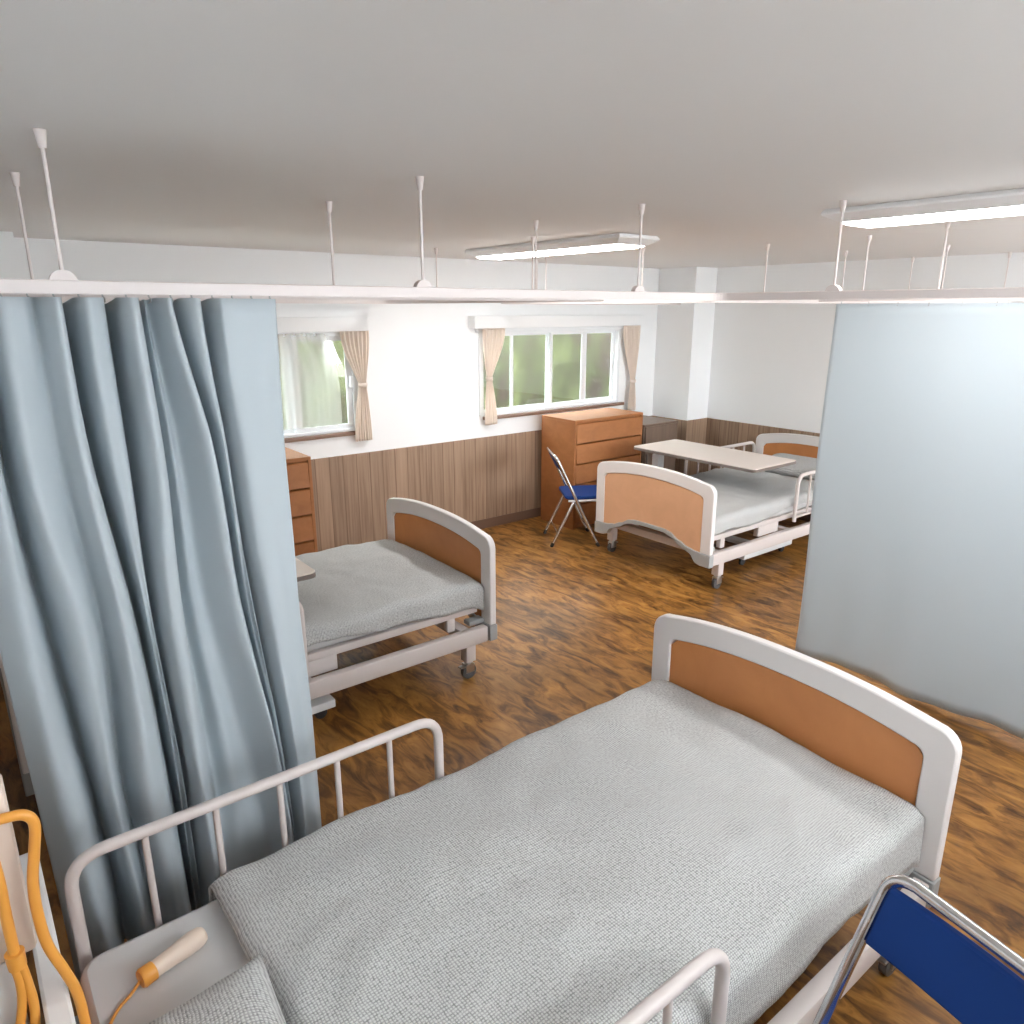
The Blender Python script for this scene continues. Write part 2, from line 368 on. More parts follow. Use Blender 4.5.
# windows
def window(name, x0, x1, pel, mull, stile, sx0):
    w = bpy.data.objects.new(name, None); COL.objects.link(w); w.location = ((x0 + x1) / 2, YB, WZ0); w['kind'] = 'structure'
    def b(mbx, nm, mat, **k): 
        o = mbx.build(nm, mat, None, **k); o.parent = w; o.matrix_parent_inverse = Matrix.Translation(w.location).inverted(); return o
    f = MB(); y0, y1 = YB - 0.012, YB + 0.07; t = 0.035
    f.box((x0, y0, WZ0), (x1, y1, WZ0 + 0.02)); f.box((x0, y0, WZ1 - 0.02), (x1, y1, WZ1))
    f.box((x0, y0, WZ0 + 0.02), (x0 + t, y1, WZ1 - 0.02)); f.box((x1 - t, y0, WZ0 + 0.02), (x1, y1, WZ1 - 0.02))
    f.box((x0 - 0.03, YB - 0.02, WZ1), (x1 + 0.03, YB, WZ1 + 0.03))
    b(f, 'window_frame', M['frame'], bevel=0.003)
    edges = [x0 + t] + mull + [x1 - t]
    for i, (a, e) in enumerate(zip(edges, edges[1:])):
        yy = YB + (0.008 if i % 2 == 0 else 0.036); h = 0.034; sl = stile[i]; sr = stile[i + 1]
        g = MB(); za, zb = WZ0 + 0.02, WZ1 - 0.02
        a -= 0.004; e += 0.004
        g.box((a, yy, za), (e, yy + 0.018, za + h)); g.box((a, yy, zb - h * 0.6), (e, yy + 0.018, zb))
        g.box((a, yy, za + h), (a + sl, yy + 0.018, zb - h * 0.6)); g.box((e - sr, yy, za + h), (e, yy + 0.018, zb - h * 0.6))
        b(g, 'sash', M['frame'], bevel=0.002)
        b(MB().box((a + sl, yy + 0.007, za + h), (e - sr, yy + 0.011, zb - h * 0.6)), 'glass_pane', M['glass'], smooth=False)
    b(MB().box((x1 - 0.062, YB - 0.03, 1.40), (x1 - 0.040, YB + 0.012, 1.49), 0.005), 'window_latch', M['frame'])
    b(MB().box((sx0, YB - 0.036, 1.022), (x1 + 0.07, YB + 0.02, 1.052), 0.004), 'window_sill', M['sill'])
    p = MB(); p.box((pel[0], YB - 0.10, 1.832), (pel[1], YB, 1.936), 0.004)
    b(p, 'pelmet', M['wall'])
    return w
window('window_1', W1[0], W1[1], (0.70, 2.715), [1.45, 2.125], [0.05, 0.055, 0.06, 0.05], 0.76)
window('window_2', W2[0], W2[1], (3.725, 5.86), [4.225, 4.68, 5.135], [0.03, 0.03, 0.032, 0.05, 0.04], 3.87)

# tied-back drapes
def drape(name, label, xa, xb, edge, ztie, wtie, zbot, bot, group):
    """edge = side (-1 left, 1 right) where the drape is tied; xa..xb its width at the top"""
    y = YB - 0.066
    t = thing(name, label, 'curtain', ((xa + xb) / 2, y, zbot), 0, group)
    zt = 1.834
    if edge < 0: tie = (xa + 0.045, xa + 0.045 + wtie); low = (xa + 0.015, xa + 0.015 + bot)
    else: tie = (xb - 0.045 - wtie, xb - 0.045); low = (xb - 0.015 - bot, xb - 0.015)
    def f(u, v):
        z = zt + (zbot - zt) * v
        if z > ztie:
            k = (zt - z) / (zt - ztie); e = k * k * (3 - 2 * k) * 0.55 + k ** 2.2 * 0.45
            l = xa + (tie[0] - xa) * e; r = xb + (tie[1] - xb) * e; comp = 1 - e
        else:
            k = (ztie - z) / (ztie - zbot); e = 1 - (1 - k) ** 1.8
            l = tie[0] + (low[0] - tie[0]) * e; r = tie[1] + (low[1] - tie[1]) * e; comp = 0.35 * e
        amp = 0.006 + 0.006 * comp
        x = l + (r - l) * u
        return Vector((x, y + amp * math.sin(u * 2 * math.pi * 6.5 + 0.8 * math.sin(3 * v)) + 0.004 * math.sin(17 * u + 5 * v), z))
    o = MB().grid(f, 84, 40).build('drape_cloth', M['drape'], None, solid=0.003, angle=180); o.parent = t; o.matrix_parent_inverse = Matrix.Translation(t.location).inverted()
    cx = (tie[0] + tie[1]) / 2
    ring = [(cx + (wtie / 2 + 0.006) * math.cos(a), y + 0.027 * math.sin(a), ztie) for a in [2 * math.pi * i / 20 for i in range(20)]]
    mb = MB()
    vs = [[mb.bm.verts.new((p[0], p[1], p[2] + dz)) for p in ring] for dz in (-0.016, 0.016)]
    for i in range(20): mb.bm.faces.new((vs[0][i], vs[0][(i + 1) % 20], vs[1][(i + 1) % 20], vs[1][i]))
    o = mb.build('tieback', M['drape'], None, solid=0.003); o.parent = t; o.matrix_parent_inverse = Matrix.Translation(t.location).inverted()
    return t
drape('window_drape', 'peach drape tied back at the window beside the pale blue bed curtain', 2.495, 2.735, 1, 1.42, 0.055, 0.975, 0.145, None)
drape('window_drape', 'peach drape tied back at the left end of the wider window', 3.835, 4.075, -1, 1.395, 0.045, 0.985, 0.135, None)
drape('window_drape', 'peach drape tied back behind the tall orange brown dresser', 5.60, 5.835, 1, 1.27, 0.055, 0.96, 0.115, None)
# sheer
def sheer(u, v):
    z = 1.82 - 0.703 * v; k = v ** 1.6
    r = 2.39 + 0.10 * math.sin(min(1, v * 1.6) * math.pi / 2); l = 1.82
    return Vector((l + (r - l) * u, YB - 0.024 + 0.005 * math.sin(u * 46), z))
o = MB().grid(sheer, 60, 12).build('sheer_curtain', M['sheer'], None, angle=180)
tag(o, 'translucent white sheer curtain over the window beside the bunched blue curtain', 'curtain')
# ---------------------------------------------------------------- outside
MB_ = MB().grid(lambda u, v: Vector((-20 + 50 * u, -22 + 52 * v, -0.5)), 4, 4)
struct(MB_.build('ground', M['gravel'], smooth=False))
def hedge():
    mb = MB(); rows = []
    n = 120
    for i in range(n + 1):
        u = i / n; x = -6 + 24 * u; yc = 8.4 + 0.9 * math.sin(u * 5) + 1.2 * u
        hgt = 4.6 + 0.5 * noise.noise(Vector((x * 0.5, 3, 0))); ring = []
        for k in range(24):
            a = 2 * math.pi * k / 24
            d = 1 + 0.30 * noise.noise(Vector((x * 0.9, math.cos(a) * 2, math.sin(a) * 2))) + 0.14 * noise.noise(Vector((x * 2.6, math.cos(a) * 5, math.sin(a) * 5)))
            ring.append(mb.bm.verts.new((x + 0.2 * noise.noise(Vector((x, a, 7))), yc + 1.1 * math.cos(a) * d, -0.5 + hgt / 2 + hgt / 2 * math.sin(a) * (0.85 + 0.15 * d))))
        rows.append(ring)
    for A, B in zip(rows, rows[1:]):
        for k in range(24): mb.bm.faces.new((A[k], A[(k + 1) % 24], B[(k + 1) % 24], B[k]))
    mb.bm.faces.new(rows[0][::-1]); mb.bm.faces.new(rows[-1])
    o = mb.build('garden_hedge', M['leaf'], None, loc=(6, 9, -0.5), angle=180)
    return tag(o, 'tall mottled green hedge growing outside, seen through the windows', 'hedge')
hedge()

# ---------------------------------------------------------------- ceiling lamps
def ceiling_lamp(label, x, y0, y1, power):
    t = thing('ceiling_lamp', label, 'ceiling light', (x, (y0 + y1) / 2, H), 0, 'fluorescent lamps on the ceiling')
    L = (y1 - y0) / 2
    mb = MB()
    A = [(-0.155, -L + 0.01, 0), (0.155, -L + 0.01, 0), (0.155, L - 0.01, 0), (-0.155, L - 0.01, 0)]
    B = [(-0.165, -L, -0.014), (0.165, -L, -0.014), (0.165, L, -0.014), (-0.165, L, -0.014)]
    B2 = [(-0.165, -L, -0.022), (0.165, -L, -0.022), (0.165, L, -0.022), (-0.165, L, -0.022)]
    Cc = [(-0.118, -L + 0.06, -0.052), (0.118, -L + 0.06, -0.052), (0.118, L - 0.06, -0.052), (-0.118, L - 0.06, -0.052)]
    V = [[mb.bm.verts.new(p) for p in ring] for ring in (A, B, B2, Cc)]
    for a, b in zip(V, V[1:]):
        for k in range(4): mb.bm.faces.new((a[k], a[(k + 1) % 4], b[(k + 1) % 4], b[k]))
    mb.bm.faces.new(V[0][::-1]); mb.bm.faces.new(V[3])
    mb.build('lamp_body', M['lamp'], t, smooth=False, bevel=0.003)
    mat = M['diffuser'].copy(); mat.node_tree.nodes['Principled BSDF'].inputs['Emission Strength'].default_value = LAMP_EMIT * power
    mb = MB(); D0 = [(-0.115, -L + 0.065, -0.051), (0.115, -L + 0.065, -0.051), (0.115, L - 0.065, -0.051), (-0.115, L - 0.065, -0.051)]
    D1 = [(-0.095, -L + 0.080, -0.063), (0.095, -L + 0.080, -0.063), (0.095, L - 0.080, -0.063), (-0.095, L - 0.080, -0.063)]
    V = [[mb.bm.verts.new(p) for p in ring] for ring in (D0, D1)]
    for k in range(4): mb.bm.faces.new((V[0][k], V[0][(k + 1) % 4], V[1][(k + 1) % 4], V[1][k]))
    mb.bm.faces.new(V[0][::-1]); mb.bm.faces.new(V[1])
    mb.build('diffuser', mat, t, smooth=False)
    return t
ceiling_lamp('long white ceiling lamp on the window side of the room, seen whole', 3.26, 3.0, 4.5, 0.42)
ceiling_lamp('long white ceiling lamp above the drawn pale blue curtain, cut by the photo edge', 3.22, 0.3, 1.80, 0.28)

# ---------------------------------------------------------------- curtain rails
RZ = 2.050
def rail(label, path, hangers, feet, rad=0.10):
    t = thing('curtain_rail', label, 'curtain rail', (*path[1], RZ), 0, 'curtain rails round the bed bays')
    inv = Matrix.Translation(t.location).inverted()
    p3 = rounded([(x, y, RZ) for x, y in path], rad, 8)
    def b(m, nm, mt, par=t, **k):
        o = m.build(nm, mt, None, **k); o.parent = par; o.matrix_parent_inverse = inv if par is t else Matrix(); return o
    prof = [(-0.015, -0.016), (-0.006, -0.016), (-0.006, -0.010), (0.006, -0.010), (0.006, -0.016), (0.015, -0.016), (0.015, 0.014), (0.011, 0.017), (-0.011, 0.017), (-0.015, 0.014)]
    b(MB().sweep(p3, prof), 'track', M['railwhite'], smooth=False)
    for i, (x, y) in enumerate(hangers):
        b(MB().cyl((x, y, RZ + 0.016), (x, y, H - 0.02), 0.0048, n=10), 'hanger_rod', M['railwhite'])
        c = MB(); c.cyl((x, y, H - 0.040), (x, y, H - 0.003), 0.0085, 0.0135, 16); c.cyl((x, y, H - 0.003), (x, y, H), 0.014, 0.014, 16)
        b(c, 'ceiling_cap', M['railwhite'])
        if i in feet:
            c = MB(); dx, dy = feet[i]
            prof = [(math.cos(R(q)) * 0.030, math.sin(R(q)) * 0.026) for q in range(0, 181, 15)]
            ra = [c.bm.verts.new((x + dx * p + dy * 0.012, y + dy * p + dx * 0.012, RZ + 0.014 + q)) for p, q in prof]
            rb = [c.bm.verts.new((x + dx * p - dy * 0.012, y + dy * p - dx * 0.012, RZ + 0.014 + q)) for p, q in prof]
            n = len(prof)
            for k in range(n): c.bm.faces.new((ra[k], ra[(k + 1) % n], rb[(k + 1) % n], rb[k]))
            c.bm.faces.new(ra[::-1]); c.bm.faces.new(rb)
            b(c, 'joint_bracket', M['railwhite'])
    return t
rail('curtain rail nearest the camera, holding the bunched pale blue curtain', [(XL, 2.15), (2.87, 2.15), (2.87, -1.2)], [(0.290, 2.15), (1.312, 2.15), (2.338, 2.15), (2.87, 1.60), (2.87, 0.55)], {0: (1, 0), 1: (1, 0), 2: (1, 0), 3: (0, 1)})
rail('curtain rail around the bed by the window wall on the left', [(XL, 2.85), (2.87, 2.85), (2.87, 5.20), (0.472, 5.20)], [(0.30, 2.85), (1.325, 2.85), (2.373, 2.85), (2.87, 3.474), (2.87, 4.517), (2.42, 5.20)], {})
rail('curtain rail around the far bed under the overbed table', [(XR, 2.92), (3.84, 2.92), (3.84, 5.09), (6.165, 5.09)], [(4.376, 2.92), (5.352, 2.92), (6.396, 2.92), (3.84, 3.499), (3.84, 4.486), (4.255, 5.09)], {})
rail('curtain rail holding the drawn flat pale blue curtain', [(XR, 2.24), (3.84, 2.24), (3.84, -1.2)], [(4.34, 2.24), (5.374, 2.24), (6.431, 2.24), (3.84, 1.615), (3.84, 0.55)], {})

# ---------------------------------------------------------------- privacy curtains
ROWZ = [2.026, 1.637, 1.162, 0.68, 0.223, 0.05]
ST = [  # x at each height, depth toward the near bed (top, middle, bottom)
 ([0.030, 0.028, 0.020, 0.032, 0.040], (0.00, 0.00, 0.00)),
 ([0.075, 0.075, 0.072, 0.086, 0.110], (0.055, 0.06, 0.06)),
 ([0.120, 0.107, 0.133, 0.168, 0.189], (-0.045, -0.05, -0.055)),
 ([0.160, 0.152, 0.196, 0.204, 0.235], (0.045, 0.045, 0.02)),
 ([0.218, 0.221, 0.254, 0.245, 0.272], (0.010, 0.00, -0.03)),
 ([0.256, 0.260, 0.297, 0.312, 0.330], (0.055, 0.06, 0.06)),
 ([0.289, 0.303, 0.351, 0.376, 0.384], (-0.06, -0.06, -0.06)),
 ([0.335, 0.345, 0.366, 0.390, 0.397], (0.035, 0.02, -0.03)),
 ([0.391, 0.392, 0.383, 0.403, 0.410], (-0.055, -0.055, -0.05)),
 ([0.421, 0.434, 0.422, 0.430, 0.440], (0.06, 0.06, 0.055)),
 ([0.461, 0.474, 0.473, 0.492, 0.500], (-0.045, -0.03, 0.0)),
 ([0.480, 0.520, 0.536, 0.590, 0.640], (-0.02, -0.025, -0.01)),
 ([0.505, 0.563, 0.592, 0.659, 0.688], (0.045, 0.045, 0.045)),
 ([0.540, 0.607, 0.638, 0.690, 0.720], (-0.05, -0.04, -0.03)),
 ([0.578, 0.622, 0.652, 0.700, 0.730], (0.04, 0.00, -0.01)),
 ([0.617, 0.634, 0.664, 0.712, 0.741], (-0.055, -0.055, -0.045)),
 ([0.655, 0.672, 0.700, 0.740, 0.762], (0.045, 0.04, 0.035)),
 ([0.735, 0.735, 0.750, 0.775, 0.788], (0.030, 0.035, 0.03)),
 ([0.808, 0.800, 0.800, 0.810, 0.813], (0.012, 0.02, 0.015)),
]
ST2 = []
for i, st in enumerate(ST):
    if 0 < i < len(ST) - 1 and st[1][0] < ST[i - 1][1][0] and st[1][0] < ST[i + 1][1][0]:
        for j, w in ((i - 1, 1), (i + 1, 0)):
            sh = ([a + (b - a) * 0.42 for a, b in zip(st[0], ST[j][0])], tuple(0.72 * ST[j][1][k] + 0.10 * st[1][k] for k in range(3)))
            if w: ST2.append(sh); ST2.append(([a for a in st[0]], tuple(1.5 * k - 0.01 for k in st[1])))
            else: ST2.append(sh)
    else: ST2.append((st[0], tuple(1.25 * k for k in st[1])))
ST = ST2
def left_curtain(u, v):
    s = u * (len(ST) - 1)
    z = ROWZ[0] + (ROWZ[-1] - ROWZ[0]) * v
    # vertical row parameter
    k = 0
    while k < 4 and z < ROWZ[k + 1]: k += 1
    tv = k + (ROWZ[k] - z) / (ROWZ[k] - ROWZ[k + 1])
    rows = [catmull([st[0][min(r, 4)] for st in ST], s) for r in range(6)]
    x = catmull(rows, min(tv, 5))
    d0, d1, d2 = (catmull([st[1][r] for st in ST], s) for r in range(3))
    d = d0 * (1 - v) * (1 - 2 * v) + 4 * d1 * v * (1 - v) + d2 * v * (2 * v - 1)
    d += 0.010 * math.sin(5 * v + 2.1 * s) * v + 0.012 * noise.noise(Vector((s * 0.9, v * 5, 2.0)))
    droop = max(0.0, -d0) * 0.16 * (1 - v) ** 8
    zz = z - droop + 0.012 * v * math.sin(s * 1.3)
    return Vector((x, 2.15 - d * 1.15, zz))
t = thing('privacy_curtain', 'pale blue privacy curtain bunched in deep folds at the left', 'curtain', (0.42, 2.15, 0.05), 0, None)
inv = Matrix.Translation(t.location).inverted()
o = MB().grid(left_curtain, (len(ST) - 1) * 7, 46).build('curtain_cloth', M['bluecurtain'], None, solid=0.003, angle=180); o.parent = t; o.matrix_parent_inverse = inv
def hook(x, y, par, inv):
    p = [(x, y, RZ - 0.012), (x, y, RZ - 0.020), (x + 0.004, y, RZ - 0.026), (x + 0.004, y, RZ - 0.034), (x - 0.003, y, RZ - 0.037)]
    o = MB().tube(p, 0.0022, 6).build('curtain_hook', M['steel'], None); o.parent = par; o.matrix_parent_inverse = inv
for i in range(15): hook(0.05 + i * 0.0535, 2.15, t, inv)
def right_curtain(u, v):
    y = 2.115 - 2.9 * u
    z = 2.024 - (2.024 - 0.022) * v
    k = 0.25 + 1.5 * v * v
    w = 0.006 * math.sin(y * 11.3 + 0.5) + 0.006 * math.sin(y * 23.0 + 1.2 + 0.8 * v) + 0.006 * noise.noise(Vector((y * 2, v * 2, 0)))
    return Vector((3.84 - 0.03 * v + k * w, y + 0.012 * v * math.sin(6 * v) * (1 - u), z + 0.012 * v * math.sin(y * 8.0)))
t = thing('privacy_curtain', 'pale blue privacy curtain drawn flat at the right, reaching the floor', 'curtain', (3.84, 0.7, 0.02), 0, None)
inv = Matrix.Translation(t.location).inverted()
o = MB().grid(right_curtain, 150, 36).build('curtain_cloth', M['bluecurtain'], None, solid=0.003, angle=180); o.parent = t; o.matrix_parent_inverse = inv
for i in range(20): hook(3.84, 2.09 - i * 0.147, t, inv)

# ---------------------------------------------------------------- beds
BLEN = 2.24; HW = 0.58
def arch_path(hw, zb, zs, zm, r, n=26):
    """from bottom left up over the arched top to bottom right, (y, z)"""
    top = lambda y: zm - (zm - zs) * abs(y / hw) ** 2.3
    pts = [(-hw, zb + (zs - r - zb) * i / 6) for i in range(7)]
    ze = top(hw - r)
    pts = [(-hw, zb + (ze - r - zb) * i / 6) for i in range(7)]
    pts += [( -hw + r - r * math.cos(R(a)), ze - r + r * math.sin(R(a))) for a in (15, 30, 45, 60, 75, 88)]
    pts += [(y, top(y)) for y in [(-hw + r) + (2 * hw - 2 * r) * i / n for i in range(1, n)]]
    return pts + [(-y, z) for y, z in pts[:13]][::-1]
def wave_z(y):
    a = abs(y)
    P = [(0.0, 0.402), (0.15, 0.400), (0.20, 0.390), (0.30, 0.345), (0.38, 0.315), (0.46, 0.302), (0.58, 0.295)]
    for (a0, z0), (a1, z1) in zip(P, P[1:]):
        if a <= a1: 
            f = (a - a0) / (a1 - a0); f = f * f * (3 - 2 * f); return z0 + (z1 - z0) * f
    return P[-1][1]
def wave_lo(y):
    a = abs(y)
    P = [(0.0, 0.372), (0.15, 0.370), (0.22, 0.352), (0.32, 0.300), (0.40, 0.272), (0.46, 0.212), (0.50, 0.203), (0.58, 0.203)]
    for (a0, z0), (a1, z1) in zip(P, P[1:]):
        if a <= a1: 
            f = (a - a0) / (a1 - a0); f = f * f * (3 - 2 * f); return z0 + (z1 - z0) * f
    return P[-1][1]
def end_board(name, x0, parent):
    t = MB()
    outer = arch_path(HW, 0.296, 0.790, 0.853, 0.068); inner = arch_path(0.490, 0.300, 0.712, 0.764, 0.036)
    t.slab(outer, inner, x0, x0 + 0.04)
    fr = t.build(name, M['bedwhite'], parent, bevel=0.006, angle=30)
    ys = [-0.495 + 0.99 * i / 44 for i in range(45)]
    top = lambda y: 0.774 - 0.052 * min(1, abs(y) / 0.495) ** 2.3 - max(0, abs(y) - 0.45) * 0.9
    p = MB().slab([(y, top(y)) for y in ys], [(y, wave_z(y) - 0.008) for y in ys], x0 + 0.009, x0 + 0.031)
    p.build('board_panel', M['bedpanel'], fr, smooth=False)
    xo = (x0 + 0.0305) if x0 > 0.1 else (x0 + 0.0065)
    p = MB().slab([(y, top(y)) for y in ys], [(y, wave_z(y) - 0.008) for y in ys], xo, xo + 0.003)  # added sheet that carries the painted haze on the outer face
    q = p.build('outer_haze_sheet', M['hazepanel'], fr, smooth=False); q['label'] = 'outer face of the wood panel, painted paler with haze'
    ys = [-0.584 + 1.168 * i / 70 for i in range(71)]
    p = MB().slab([(y, wave_z(y)) for y in ys], [(y, wave_lo(y)) for y in ys], x0 - 0.005, x0 + 0.045)
    p.build('bumper_trim', M['trimgrey'], fr, bevel=0.004, angle=50)
    return fr
def make_bed():
    t = thing('hospital_bed', 'x', 'bed')
    end_board('headboard', 0.0, t); end_board('footboard', BLEN - 0.04, t)
    f = MB()
    for s in (-1, 1):
        f.box((0.055, s * 0.552 - 0.024, 0.205), (BLEN - 0.055, s * 0.552 + 0.024, 0.295), 0.006)
    for x in (0.15, 1.15, BLEN - 0.17): f.box((x - 0.03, -0.53, 0.225), (x + 0.03, 0.53, 0.285), 0.004)
    f.build('base_frame', M['bedmetal'], t)
    f = MB()
    for s in (-1, 1):
        f.box((0.07, s * 0.486 - 0.018, 0.362), (BLEN - 0.075, s * 0.486 + 0.018, 0.402), 0.005)
        f.box((BLEN - 0.275, s * 0.484 - 0.02, 0.29), (BLEN - 0.225, s * 0.484 + 0.02, 0.37), 0.004)
        f.box((0.22, s * 0.484 - 0.02, 0.29), (0.27, s * 0.484 + 0.02, 0.37), 0.004)
        a, b = ((1.10, 1.32) if s < 0 else (1.27, 1.54))
        f.box((a, s * 0.482 - 0.022, 0.285), (b, s * 0.482 + 0.022, 0.366), 0.004)
    for x in (0.09, 0.55, 1.2, 1.7, BLEN - 0.10): f.box((x - 0.025, -0.48, 0.362), (x + 0.025, 0.48, 0.400))
    f.box((0.08, -0.48, 0.388), (BLEN - 0.085, 0.48, 0.401))
    f.build('platform', M['bedmetal'], t)
    for x, d in ((0.04, 1), (BLEN - 0.04, -1)):
        for s in (-1, 1): MB().box((min(x, x + d * 0.10), s * 0.49 - 0.03, 0.296), (max(x, x + d * 0.10), s * 0.49 + 0.03, 0.322), 0.004).build('board_bracket', M['trimgrey'], t)
    for x in (0.165, BLEN - 0.165):
        for s in (-1, 1):
            y = s * 0.538
            lg = MB().box((x - 0.031, y - 0.031, 0.108), (x + 0.031, y + 0.031, 0.25), 0.004).build('leg', M['bedmetal'], t)
            c = MB(); c.cyl((x, y, 0.085), (x, y, 0.112), 0.024, 0.024, 16); 
            for q in (-1, 1): c.box((x - 0.03, y + q * 0.021 - 0.003, 0.042), (x + 0.026, y + q * 0.021 + 0.003, 0.092), 0.002)
            c.box((x - 0.03, y - 0.024, 0.082), (x + 0.026, y + 0.024, 0.094), 0.003)
            c.box((x - 0.062, y - 0.014, 0.074), (x - 0.02, y + 0.014, 0.084), 0.003)
            c.build('caster_fork', M['steel'], lg)
            w = MB(); w.tube([(x, y + d, 0.044) for d in (-0.016, -0.0155, -0.012, 0.012, 0.0155, 0.016)], [0.022, 0.036, 0.044, 0.044, 0.036, 0.022], 28)
            w.build('caster_wheel', M['wheelgrey'], lg)
    for s in (-1, 1):
        y = s * 0.556
        x0, x1, zt, zb = 0.090, 1.135, 0.727, 0.35
        mb = MB(); mb.tube(rounded([(x0, y, zb), (x0, y, zt), (x1, y, zt), (x1, y, zb)], 0.085, 8), 0.0155, 14)
        r = mb.build('side_rail', M['bedmetal'], t, angle=60)
        bars = MB()
        for i in range(1, 6): 
            x = x0 + (x1 - x0) * (i / 6.0) - 0.004; bars.cyl((x, y, 0.38), (x, y, zt - 0.004), 0.009, n=10)
        bars.tube([(x0, y, 0.385), (x1, y, 0.385)], 0.010, 10)
        bars.build('rail_bar', M['bedmetal'], r)
    return t
bed = make_bed()
def place_bed(o, loc, rz, label):
    o.location = loc; o.rotation_euler = (0, 0, rz); o['label'] = label; o['group'] = 'hospital beds on casters'
BEDS = [((-0.030, 1.247, 0), 0.0, 'nearest white hospital bed, whose side rail overlaps the bunched blue curtain'),
        ((0.020, 3.612, 0), 0.0, 'white hospital bed along the wood wainscot, partly hidden by the bunched blue curtain'),
        ((6.393, 3.602, 0), math.pi, 'far white hospital bed with a long beige overbed table across it')]
place_bed(bed, *BEDS[0])
for b in BEDS[1:]:
    place_bed(copy_tree(bed), *b)

def bed_matrix(i): 
    loc, rz, _ = BEDS[i]; return Matrix.Translation(loc) @ Matrix.Rotation(rz, 4, 'Z')
# mattresses
for i, lab in enumerate(['thin grey mattress of the nearest bed, with the call handset on it', 'thin grey mattress on the bed partly hidden by the bunched curtain', 'thin grey mattress on the far bed under the beige table']):
    m = MB(); m.box((0.068, -0.488, 0.404), (BLEN - 0.05, 0.488, 0.500), 0.0)
    vert = [e for e in m.bm.edges if abs(e.verts[0].co.z - e.verts[1].co.z) > 0.05]
    bmesh.ops.bevel(m.bm, geom=vert, offset=0.055, segments=6, profile=0.5, affect='EDGES')
    o = m.build('mattress', M['mattress'], None, bevel=0.016); o.matrix_world = bed_matrix(i)
    tag(o, lab, 'mattress', 'mattresses on the beds')
def make_duvet(i, x0, x1, lab, seed, drop):
    nu, nv = 130, 76
    HE = 0.536
    def f(u, v):
        x = x0 + (x1 - x0) * u
        s = (v * 2 - 1)                      # across
        nz = lambda a, b, c=0.0: noise.noise(Vector((a, b, seed * 5.3 + c)))
        side = 1 if s > 0 else -1
        hang = drop(x, side) + 0.014 * math.sin(x * 6.1 + seed + side) + 0.030 * nz(x * 2.6, side * 3, 1)
        a = abs(s); flat = 0.80
        ztop = 0.551 + 0.016 * nz(x * 3, s * 2) + 0.010 * nz(x * 6, s * 3, 9) + 0.006 * nz(x * 11, s * 7) + 0.022 * (1 - min(1, a / flat) ** 2)
        end = min(1, (x - x0) / 0.06, (x1 - x) / 0.09); e = 1 - (1 - max(0, end)) ** 2
        ztop = 0.512 + (ztop - 0.512) * (0.45 + 0.55 * e)
        yw = 0.476 + 0.014 * nz(x * 3.2, side * 4, 6) + 0.008 * nz(x * 7.5, side * 2, 8)
        if a <= flat: y = s / flat * yw; z = ztop
        else:
            k = (a - flat) / (1 - flat); th = min(1, k / 0.5) * math.pi / 2
            rr = 0.052
            y = side * (yw + rr * math.sin(th)); z = ztop - rr * (1 - math.cos(th))
            if k > 0.5: 
                kk = (k - 0.5) / 0.5
                z -= kk * max(0.008, hang - 0.02); y += side * kk * 0.010 * (nz(x * 5, side * 3, 2) + 0.4)
        y += 0.006 * nz(x * 4, s, 4) * a
        if z < 0.512: y = side * min(0.534, max(0.527, abs(y)))
        elif abs(y) > 0.534: y = math.copysign(0.534, y)
        if abs(y) < 0.488: z = max(z, 0.527)
        return Vector((x, y, z))
    o = MB().grid(f, nu, nv).build('duvet', M['knit'], None, angle=180)
    md = o.modifiers.new('solid', 'SOLIDIFY'); md.thickness = 0.018; md.offset = -1
    # offset must go inwards (downwards)
    if o.data.polygons[(nu // 2) * nv + nv // 2].normal.z < 0: o.data.flip_normals()
    o.matrix_world = bed_matrix(i)
    return tag(o, lab, 'duvet', 'light grey knitted duvets')
make_duvet(0, 0.385, 2.192, 'light grey knitted duvet spread over the nearest bed, wavy along its edges', 1.0, lambda x, sd: 0.152 if sd < 0 else 0.07)
make_duvet(1, 0.40, 2.192, 'light grey knitted duvet on the bed by the wainscot, behind the bunched curtain', 2.3, lambda x, sd: 0.055 + 0.055 * max(0, min(1, (x - 1.35) / 0.35)))
make_duvet(2, 0.52, 2.192, 'light grey knitted duvet on the far bed beneath the beige overbed table', 3.9, lambda x, sd: 0.05 + 0.06 * max(0, min(1, (x - 1.4) / 0.3)))
def make_pillow(mat, lab, hx, hy, hz):
    def f(u, v):
        a = u * 2 - 1; b = v * 2 - 1
        return a, b
    mb = MB(); n = 22
    for sgn in (1, -1):
        def g(u, v, sgn=sgn):
            a, b = u * 2 - 1, v * 2 - 1
            k = max(0.0, (1 - a ** 4) * (1 - b ** 4)) ** 0.55
            sx = a * hx * (1 - 0.07 * (1 - a * a) * 0 - 0.06 * (1 - b * b)); sy = b * hy * (1 - 0.05 * (1 - a * a))
            z = hz * k * (1.0 if sgn > 0 else 0.75) * (1 + 0.12 * noise.noise(Vector((a * 2, b * 2, sgn))))
            return Vector((sx, sy, sgn * z))
        mb.grid(g, n, n)
    bmesh.ops.remove_doubles(mb.bm, verts=mb.bm.verts, dist=0.0005)
    o = mb.build('pillow', M['knit'], None, angle=180); o.matrix_world = mat
    return tag(o, lab, 'pillow', 'grey pillows on the beds')
make_pillow(Matrix.Translation((0.192, 1.105, 0.573)) @ Matrix.Rotation(R(-3), 4, 'Z') @ Matrix.Rotation(R(-7), 4, 'Y'), 'light grey pillow at the head of the nearest bed, beside the call handset', 0.164, 0.30, 0.058)
